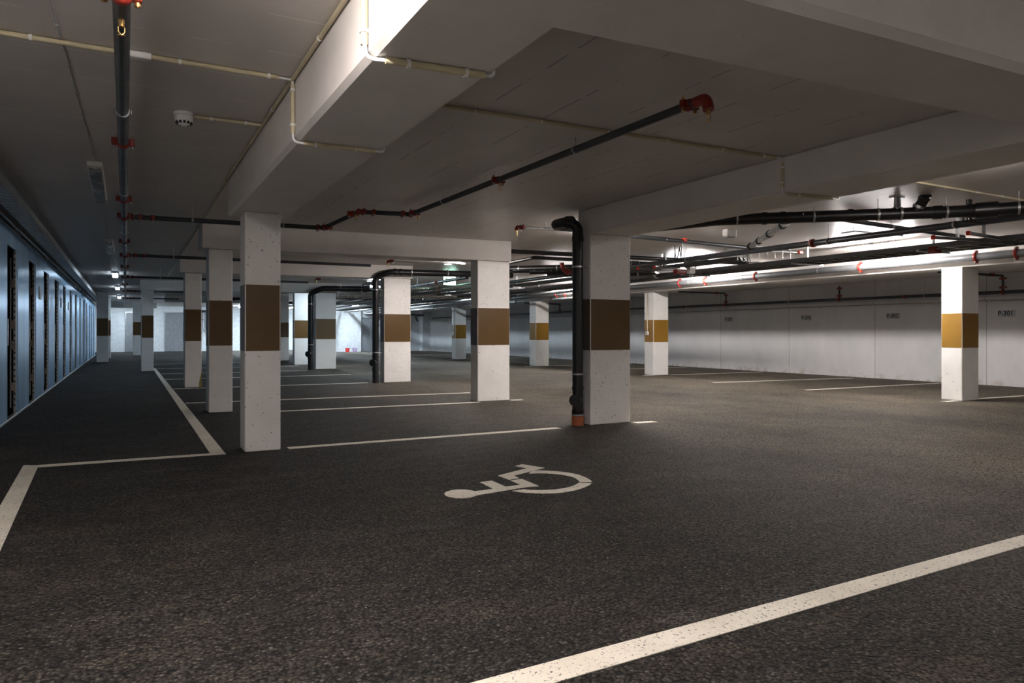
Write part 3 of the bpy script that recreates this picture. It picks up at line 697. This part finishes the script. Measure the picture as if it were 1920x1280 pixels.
# cable tray: rails + rungs + cables
def tray(label, x0, x1, y0, y1, z, hangers, cables=True):
    t = thing('cable_tray', label, 'cable tray')
    m = mb()
    for x in (x0, x1): m.box(x - .006, y0, z, x + .006, y1, z + .07)
    for x, s_ in ((x0, 1), (x1, -1)): m.box(min(x, x + s_ * .02), y0, z, max(x, x + s_ * .02), y1, z + .004); m.box(min(x, x + s_ * .015), y0, z + .066, max(x, x + s_ * .015), y1, z + .07)
    m.build('side_rail', M['pipe_lite'], t)
    r = mb(); y = y0 + .1
    while y < y1: r.box(x0, y, z, x1, y + .03, z + .012); y += .3
    o = r.build('rungs', M['pipe_lite'], t); o['kind'] = 'stuff'
    if cables:
        rn = random.Random(int(x0 * 10)); m = mb(); n = max(3, int((x1 - x0) / .045))
        for k in range(n):
            x = x0 + .03 + (x1 - x0 - .06) * k / (n - 1); P = []; y = y0
            ph = rn.uniform(0, 6)
            while y <= y1: P.append((x + .012 * math.sin(y * 1.7 + ph), y, z + .028 + .012 * (k % 2) + .006 * math.sin(y * 2.3 + ph))); y += .45
            m.tube(P, .014 + .006 * (k % 3), 8)
        m.build('cable_bundle', M['black'], t)
    for y in hangers:
        h = mb().box((x0 + x1) / 2 - .02, y - .01, z + .05, (x0 + x1) / 2 + .02, y + .01, CE)
        h.box(x0 - .03, y - .02, z - .025, x1 + .03, y + .02, z - .001)
        h.build('hanger', M['steel'], t)
    return t
tray('black cable filled tray running beside the bright beam over the lane', 10.5, 11.25, -2, 42, 2.44, (3.4, 6.6, 8.9, 11.8, 15, 18.5, 23, 28, 33))
tray('narrow upper cable tray left of the wider tray, seen edge on', 9.75, 9.95, 9.5, 42, 2.50, (11, 14, 18, 23, 28, 33))
# suspended strut channels with red end caps and tangle of cables (right)
def strut(label, x0, y0, x1, y1, z):
    t = thing('strut_channel', label, 'bracket')
    d = Vector((x1 - x0, y1 - y0, 0)).normalized(); L = math.dist((x0, y0), (x1, y1)); n = Vector((-d.y, d.x, 0))
    R = Matrix((d, n, Vector((0, 0, 1)))).transposed().to_4x4(); R.translation = Vector((x0, y0, z))
    m = mb().box(0, -.02, 0, L, .02, .004, 0, R).box(0, -.02, 0, L, -.017, .04, 0, R).box(0, .017, 0, L, .02, .04, 0, R)
    m.build('channel', M['pipe_lite'], t)
    mb().box(-.02, -.026, -.008, .015, .026, .05, .008, R).build('end_cap', M['redcap'], t)
    h = mb().box(L * .5 - .012, -.02, .04, L * .5 + .012, .02, CE - z, 0, R); h.build('hanger', M['steel'], t)
    return t
strut('channel with a red end cap under the cables at right, lower one', 9.62, 5.84, 10.49, 5.70, 2.46)
strut('channel with a red end cap under the cables at right, higher one', 9.60, 5.37, 10.49, 5.46, 2.46)
strut('channel with a red end cap right of the broad near column, nearer one', 9.07, 11.50, 10.3, 11.50, 2.46)
strut('channel with a red end cap right of the broad near column, farther one', 9.22, 11.17, 9.72, 11.10, 2.46)
t = thing('junction_box', 'red junction box fixed under the cable tray at right', 'junction box', (10.52, 6.36, 2.36))
mb().box(-.09, -.06, 0, .07, .06, .10, .01).build('box_body', M['red'], t); mb().box(-.075, -.064, .055, .055, -.06, .07).build('cover_strip', M['sign'], t)
t = thing('junction_box', 'red junction box with hanging cables right of the broad near column', 'junction box', (9.74, 11.02, 2.36))
mb().box(-.12, -.06, 0, .12, .06, .09, .01).build('box_body', M['red'], t); mb().box(-.10, -.064, .05, .10, -.06, .065).build('cover_strip', M['sign'], t)
t = thing('junction_box', 'grey junction box with looped cable right of the broad near column', 'junction box', (9.97, 10.95, 2.37))
mb().cyl((0, 0, .28), (0, 0, 1), .006, .30, 6).build('rod', M['steel'], t)
mb().box(-.07, -.05, 0, .07, .05, .13, .01).build('box_body', M['white_plastic'], t)
mb().tube([(-.02, 0, 0), (-.05, 0, -.05), (0, 0, -.07), (.05, 0, -.05), (.03, 0, 0)], .008, 8, bend=.03).build('cable_loop', M['white_plastic'], t)
rn = random.Random(11)
def loops(label, cx, cy, n, z0, z1, sp):
    m = mb()
    for k in range(n):
        a = cx + rn.uniform(-sp, sp); b = cy + rn.uniform(-sp * .4, sp * .4)
        m.tube([(a, b, z1), (a + rn.uniform(-.03, .03), b, (z0 + z1) / 2), (a + rn.uniform(-.12, .12), b, z0), (a + rn.uniform(.08, .22), b, z0 - .01), (a + rn.uniform(.2, .35), b, z0 + .01)], .008, 8, bend=.1)
    return tag(m.build('cable_loops', M['black']), label, 'cable', kind='stuff')
loops('black cables looping down from the ceiling to the tray at right', 9.0, 5.0, 5, 2.53, 2.80, .08)
loops('black cables hanging near the junction boxes right of the near column', 9.0, 10.3, 5, 2.52, 2.80, .15)
loops('black cables dropping from the ceiling onto the long tray', 10.4, 9.8, 5, 2.52, 2.80, .2)
# hung support rail with comb of rods
def comb(label, x, y, dx, dy, n):
    t = thing('rod_hanger_rail', label, 'bracket')
    mb().box(x, y, 2.70, x + dx, y + dy, 2.72).build('rail', M['pipe_lite'], t)
    for i in range(n):
        k = i / (n - 1); mb().cyl((x + dx * k, y + dy / 2, 2.62), (0, 0, 1), .004, .17, 6).build('rod', M['steel'], t)
    for k in (.1, .9): mb().cyl((x + dx * k, y + dy / 2, 2.76), (0, 0, 1), .005, .08, 6).build('rod', M['steel'], t)
comb('flat rail with thin rods in front of the bright ceiling at right', 9.6, 7.0, 1.15, .25, 7)
comb('flat rail with thin rods above the junction boxes', 9.1, 11.6, 1.2, .28, 7)
comb('flat rail with thin rods between the two bright lamps', 9.7, 9.1, 1.0, .06, 6)
t = pipe('service_pipe', 'thin silver pipe with a small red valve under the ceiling, behind the long grey pipe', 'pipe', [[(9.3, 9.35, 2.66), (10.9, 9.1, 2.66)]], .014, 'steel')
mb().box(10.86, 9.06, 2.64, 10.96, 9.14, 2.69, .01).build('valve', M['redcap'], t)
t = pipe('service_pipe', 'dark diagonal pipe under the ceiling below the thick black pipe', 'pipe', [[(8.2, 6.2, 2.67), (11.4, 6.45, 2.67)]], .03, 'pipe_grey')
clamp(t, (9.4, 6.29, 2.67), (1, .08, 0), .03)

# main grey pipe in front of the bright beam
t = pipe('sprinkler_feed', 'thick pale grey pipe with red couplings along the bright beam', 'pipe', [[(12.6, -3, 2.465), (12.6, 42, 2.465)]], .064, 'pipe_lite')
for y in (4.6, 6.30, 6.92, 9.08, 11.72, 13.32, 14.25, 19.73, 20.26, 26):
    coupling(t, (12.6, y, 2.465), (0, 1, 0), .062, ang=math.pi / 2)
for y in (5.6, 7.95, 10.03, 12.12, 13.9, 16.3, 19, 24):
    m = mb().cyl((12.6, y, 2.465), (0, 1, 0), .068, .015, 20)
    m.tube([(12.545, y, 2.49), (12.58, y, 2.56), (12.6, y, 2.60)], .004, 6).tube([(12.655, y, 2.49), (12.62, y, 2.56), (12.6, y, 2.60)], .004, 6).cyl((12.6, y, 2.70), (0, 0, 1), .005, .2, 6)
    m.build('clamp', M['steel'], t)
t = pipe('service_pipe', 'thin blue grey pipe under the bright beam with dark brackets, in the distance', 'pipe', [[(12.55, 17.5, 2.30), (12.55, 42, 2.30)]], .03, 'pipe_lite')
for y in (18.5, 20.5, 23, 25.5, 28, 31): mb().cyl((12.55, y, 2.30), (0, 1, 0), .05, .06, 16).tube([(12.55, y, 2.33), (12.55, y, 2.42), (12.81, y, 2.42)], .012, 8).build('bracket', M['black'], t)
# wall pipe
t = pipe('wall_pipe', 'dark pipe running along the numbered right wall above the bays', 'pipe', [[(16.95, -3, 2.075), (16.95, 42, 2.075)]], .04, 'pipe_grey')
for y in (8.75, 12.85, 17.0, 22.3, 27, 33):
    coupling(t, (16.95, y, 2.075), (0, 1, 0), .04)
for y in (11.0, 19.0): coupling(t, (16.95, y, 2.075), (0, 1, 0), .036)
for y in (10.5, 14.5, 18.8, 24): clamp(t, (16.95, y, 2.075), (0, 1, 0), .04, top=2.52)
for i, (y, x2) in enumerate(((17.0, 15.2), (12.85, None), (8.75, 15.0), (22.3, None), (27, 15.3))):
    lb = ('dark riser from the wall pipe with a ceiling arm, left of number P-306', 'short dark riser from the wall pipe near number P-302', 'dark riser with a red jointed arm at the right edge',
          'short dark riser seen left of the thick black downpipe', 'far dark riser with a ceiling arm by the shaded distant column')[i]
    p = [(16.95, y, 2.11), (16.95, y, 2.44)] + ([(x2, y + .25, 2.46)] if x2 else [])
    t = pipe('pipe_riser', lb, 'pipe', [p], .026, 'pipe_grey', .05)
    coupling(t, (16.95, y, 2.18), (0, 0, 1), .03); coupling(t, (16.95, y, 2.38), (0, 0, 1), .03)
    if x2: coupling(t, (16.6, y + .05, 2.447), (1, -.1, 0), .026); head(t, (15.7, y + .18, 2.43))
# rail with hooks below the ledge
t = thing('wall_rail', 'thin cable rail with small hooks on the right wall below the ledge', 'rail')
mb().tube([(17.10, -3, 1.905), (17.10, 42, 1.905)], .009, 8).build('rail', M['dim_steel'], t)
for k in range(26):
    y = 6.9 + k * .95
    mb().cyl((17.15, y, 1.905), (1, 0, 0), .008, .10, 6).cyl((17.095, y, 1.89), (0, 0, 1), .012, .035, 8).build('hook', M['steel'], t)

# wall number plates
def number(txt, y, label, ws=.36):
    t = thing('number_plate', label, 'sign', (17.2, y, 1.615))
    mb().box(-.006, -ws / 2, -.075, 0, ws / 2, .075, .001).build('plate', M['sign'], t)
    cu = bpy.data.curves.new('number_text', 'FONT'); cu.body = txt; cu.size = .14; cu.align_x = 'CENTER'; cu.align_y = 'CENTER'; cu.extrude = .0005; cu.offset = .002
    tmp = bpy.data.objects.new('tmp', cu); C.objects.link(tmp)
    bpy.context.view_layer.update()
    me = bpy.data.meshes.new_from_object(tmp.evaluated_get(bpy.context.evaluated_depsgraph_get()))
    bpy.data.objects.remove(tmp, do_unlink=True)
    o = bpy.data.objects.new('lettering', me); me.materials.clear(); me.materials.append(M['ink']); C.objects.link(o); o.parent = t
    o.location = (-.0085, .02, 0); o.rotation_euler = (math.pi / 2, 0, -math.pi / 2)
for tx, y, lb in (('P-301', 8.80, 'wall number plate reading P-301 at the right edge'), ('P-302', 11.47, 'wall number plate reading P-302'),
                  ('P-306', 14.1, 'wall number plate reading P-306'), ('P-201', 17.11, 'wall number plate reading P-201 nearest the switch box column')):
    number(tx, y, lb)
t = thing('notice_board', 'small pale notice on the far right wall, left of the thick downpipe', 'sign', (17.2, 25.4, 1.62))
mb().box(-.01, -.22, -.14, 0, .22, .14, .003).build('plate', M['white_plastic'], t); mb().box(-.013, -.09, -.08, -.01, .09, .08).build('symbol', M['sign'], t)
# switch on column
t = thing('switch_box', 'white switch box with conduit on the right-row column', 'switch', (12.905, 15.92, 0))
mb().box(-.05, -.05, 1.12, 0, .05, 1.22, .008).build('box', M['white_plastic'], t)
mb().tube([(-.015, 0, 1.22), (-.015, 0, 2.31)], .012, 10).build('conduit', M['cream'], t)
mb().box(-.058, -.02, 1.15, -.05, .02, 1.19, .002).build('rocker', M['lens_off'], t)
t = thing('switch_box', 'distant white switch box with conduit on the shaded right-row column', 'switch', (12.94, 29.5, 0))
mb().box(-.06, -.06, 1.05, 0, .06, 1.2, .008).build('box', M['white_plastic'], t)
mb().tube([(-.015, 0, 1.2), (-.015, 0, 2.31)], .016, 10).build('conduit', M['white_plastic'], t)

# dark pipe bundle in the middle distance
t = pipe('drain_pipe', 'dark pipe crossing under the ceiling between the two broad columns', 'pipe', [[(6.0, 11.75, 2.70), (11.8, 11.2, 2.68)]], .04, 'black')
t = pipe('drain_pipe', 'dark angled pipe rounding a corner behind the broad centre column', 'pipe', [[(7.2, 14.6, 2.66), (6.95, 12.0, 2.64), (10.0, 11.75, 2.62)]], .035, 'black', .1)
for k in range(6):
    t = pipe('drain_pipe', ['topmost', 'second', 'third', 'fourth', 'fifth', 'lowest'][k] + ' pipe of the dark bundle behind the broad centre column', 'pipe',
             [[(7.8 + .25 * k, 15.2 - .35 * k, 2.70 - .045 * k), (8.9 + .25 * k, 13.6 - .25 * k, 2.66 - .03 * k), (10.4 + .1 * k, 12.6 + .1 * k, 2.66 - .03 * k)]], .068, 'black', .15, group='dark pipe bundle')
    for kk in (.3, .8): mb().cyl(on((7.8 + .25 * k, 15.2 - .35 * k, 2.70 - .045 * k), (8.9 + .25 * k, 13.6 - .25 * k, 2.66 - .03 * k), kk), (1.1, -1.5, 0), .075, .03, 16).build('clamp', M['steel'], t)
t = thing('valve_group', 'cluster of red pipe fittings on the dark bundle', 'valve', (8.55, 13.3, 2.5))
mb().cyl((.2, -.02, .18), (0, 0, 1), .006, .24, 6).build('rod', M['steel'], t)
for k in range(4): coupling(t, (k * .14, -.02 * k, .02 - .01 * k), (1, 0, 0), .05)
mb().tube([(-.12, .05, .22), (-.10, .03, .08), (0, 0, .02)], .05, 14, bend=.06).build('elbow', M['red'], t)
t = thing('valve_group', 'pair of red fittings right of the red cluster on the bundle', 'valve', (9.45, 12.9, 2.5))
for k in range(2): coupling(t, (k * .12, 0, 0), (1, 0, 0), .05)
t = pipe('silver_duct', 'silver insulated pipe behind the farthest downpipe', 'pipe', [[(6.25, 24.4, 2.46), (11, 23.6, 2.5)]], .10, 'foil')
for x in (6.4, 7.2, 8.0, 8.8): mb().cyl((x, 24.4 - (x - 6.25) * .168, 2.47), (1, -.17, 0), .108, .03, 20).build('band', M['steel'], t)
t = pipe('silver_duct', 'silver foil pipe under the ceiling below the exit sign', 'pipe', [[(6.4, 20.8, 2.53), (11, 19.6, 2.53)]], .075, 'foil')
for x in (7.0, 8.0, 9.0): mb().cyl((x, 20.8 - (x - 6.4) * .26, 2.53), (1, -.26, 0), .082, .03, 20).build('band', M['steel'], t)
for i, (x, z, r, mt) in enumerate(((7.6, 2.58, .045, 'pipe_grey'), (8.1, 2.50, .03, 'pipe_lite'), (8.5, 2.45, .04, 'pipe_lite'), (11.5, 2.40, .035, 'pipe_lite'), (11.9, 2.46, .045, 'pipe_lite'))):
    t = pipe('service_pipe', ['darkest and leftmost', 'thin pale second', 'pale third', 'pale fourth', 'pale rightmost'][i] + ' of the lengthwise pipes in the distance over the lane', 'pipe', [[(x, 16.5 + i * .4, z), (x, 42.5, z)]], r, mt)
    coupling(t, (x, 18.5 + i, z), (0, 1, 0), r)
    for y in (20, 24, 28, 33): clamp(t, (x, y + i * .3, z), (0, 1, 0), r)
for i, y in enumerate((21.5, 25.5, 30, 36)):
    t = pipe('drain_pipe', ['nearest', 'second', 'third', 'farthest'][i] + ' dark crosswise pipe in the distance over the lane', 'pipe', [[(6.4, y, 2.63), (12.4, y - .3, 2.63)]], .06, 'black')
    for x in (7.5, 9.5, 11.2): clamp(t, (x, y - .05 * (x - 6.4), 2.63), (1, -.05, 0), .06)
# pipe at the recessed far doors
t = pipe('pipe_riser', 'far dark pipe stepping along the recess wall above the doors', 'pipe', [[(12.8, 38, 2.2), (15.6, 40, 2.2), (16.0, 42.5, 2.2), (16.3, 42.9, 1.9)]], .05, 'black', .1)
# buckets on the far floor
def bucket(label, x, y, mt):
    t = thing('bucket', label, 'bucket', (x, y, 0))
    mb().tube([(0, 0, 0), (0, 0, .24)], [.105, .14], 20).tube([(0, 0, .225), (0, 0, .24)], .15, 20).build('pail', mt, t)
    mb().tube([(-.145, 0, .23), (-.10, -.14, .13), (0, -.17, .11), (.10, -.14, .13), (.145, 0, .23)], .004, 6).build('bail_handle', M['steel'], t)
bucket('red bucket on the floor in front of the white end wall', 11.75, 42.7, M['redplast'])
bucket('pale lilac bucket right of the red bucket', 12.2, 42.7, M['lilac'])
# wire mesh gate far away behind second downpipe
t = thing('mesh_gate', 'grey wire mesh gate in the far distance behind the second downpipe', 'gate', (13.05, 42.3, 0))
m = mb()
for k in range(9): m.cyl((k * .1, 0, 1.1), (0, 0, 1), .006, 2.1, 6)
for k in range(15): m.cyl((.4, 0, .1 + k * .145), (1, 0, 0), .006, .8, 6)
m.build('wire_mesh', M['mesh'], t)
f = mb()
for x in (0, .8): f.box(x - .02, -.02, 0, x + .02, .02, 2.2)
f.box(0, -.02, 2.16, .8, .02, 2.2); f.build('gate_frame', M['mesh'], t)
# hose reels / pipework seen between columns left
t = thing('valve_station', 'tangle of small valves and hoses on the bright wall seen between left columns', 'valve', (4.6, 49.28, 0))
m = mb()
for k in range(6): m.tube([(-.5 + k * .2, .1, 2.5), (-.5 + k * .2, .1, 1.6 - .12 * k), (-.4 + k * .2, .05, 1.3 - .1 * k)], .03, 8, bend=.1)
m.build('hoses', M['mesh'], t); mb().box(-.6, .05, 2.45, .7, .218, 2.6).build('manifold', M['black'], t)
for k in range(3): coupling(t, (-.3 + k * .4, .1, 2.0), (0, 0, 1), .05)

# ------------------------------------------------------------------ storage compartments along the left aisle
PX = -1.39; Y0 = 11.64; PER = 2.42; OP = 1.06; ZT = 2.62; ZO = 2.38
def compartment():
    t = thing('storage_compartment', 'x', 'storage compartment', (PX, 0, 0))
    # local y=0: near edge of the opening
    mb().box(-.035, OP, .03, 0, PER - .004, ZT, .006).build('front_panel', M['panel'], t)
    mb().box(-.035, 0, ZO, 0, OP, ZT, .004).build('header_panel', M['panel'], t)
    mb().box(-.05, 0, 0, .012, PER, .03, .004).build('sill', M['steel'], t)
    mb().box(-.04, -.004, ZT, .006, PER, ZT + .012).build('top_trim', M['steel'], t)
    # perforated jamb post on the far side of the opening
    m = mb().mat(M['steel']).box(-.048, OP - .075, .03, -.016, OP - .002, ZO, .003).mat(M['ink']); z = .12
    while z < ZO - .05: m.box(-.040, OP - .0765, z, -.025, OP - .075, z + .035); z += .085
    m.build('jamb_post', None, t)
    # slim edge profile of the pushed back door, seen inside the opening
    lf = mb().box(-.094, OP - .06, .10, -.074, OP - .03, ZO - .10, .003).build('door_edge', M['steel'], t)
    for z in (.35, .95, 1.25, 1.85): mb().box(-.08, OP - .085, z, -.02, OP - .076, z + .12, .003).build('hinge', M['dim_steel'], lf)
    # lock bracket standing in the opening on the near side
    k = mb().box(-.082, .0, 1.02, -.070, .012, 1.38, .002).box(.0, -.006, 1.02, .012, .012, 1.38, .002)
    for z0, z1 in ((1.02, 1.06), (1.16, 1.22), (1.34, 1.38)): k.box(-.08, .0, z0, .010, .012, z1, .003)
    k = k.build('lock_bracket', M['steel'], t)
    mb().cyl((-.036, -.003, 1.19), (0, 1, 0), .013, .008, 14).build('lock_cylinder', M['ink'], k)
    # side wall between compartments and posts up to the ceiling
    mb().box(-2.5, PER - .02, 0, -.05, PER, ZT).build('side_wall', M['dark'], t)  # near-black colour puts the shade of the open doorway into this wall
    for y in (OP + .35, OP + .7): mb().box(-.10, y, ZT + .012, -.06, y + .045, CE, 0).build('ceiling_post', M['dim_steel'], t)
    return t
names = ['nearest', 'second', 'third', 'fourth', 'fifth', 'sixth', 'seventh', 'eighth', 'ninth', 'tenth', 'eleventh', 'twelfth', 'thirteenth']
proto = compartment()
for i in range(14):
    o = proto if i == 0 else copy_tree(proto)
    k = i - 1
    o.location = (PX, Y0 + PER * k, 0)
    o['group'] = 'blue grey storage compartments along the left wall'
    o['label'] = ('blue grey storage front cut by the left edge of the picture' if k < 0 else names[k] + ' open blue grey storage compartment door from the viewer, along the left aisle')
for lb, y in (('small grey notice on the panel after the second compartment door', 15.55), ('small dark notice past the fourth compartment door', 20.5), ('small dark notice past the fifth compartment door', 23.0)):
    t = tag(mb().box(PX, y, 1.80, PX + .012, y + .34, 2.03, .002).build('notice_plate', M['pipe_lite']), lb, 'sign')
tag(mb().tube([(-1.345, 9.2, 2.66), (-1.345, 43, 2.66)], .018, 12).build('guide_pipe', M['steel']), 'thin shiny blue grey pipe along the top of the storage compartments', 'pipe')
t = thing('cable_tray', 'long grey cable tray under the ceiling above the storage compartments', 'cable tray')
mb().box(-1.035, 2.5, 2.60, -1.028, 43.5, 2.70).box(-1.20, 2.5, 2.60, -1.193, 43.5, 2.68).box(-1.035, 2.5, 2.70, -1.02, 43.5, 2.706).build('side_rail', M['steel'], t)
r = mb(); y = 2.6
while y < 43.4: r.box(-1.195, y, 2.60, -1.03, y + .12, 2.606); y += .2
r.build('tray_floor', M['steel'], t)
for y in range(4, 43, 3): mb().box(-1.12, y, 2.606, -1.10, y + .02, CE).build('hanger', M['dim_steel'], t)
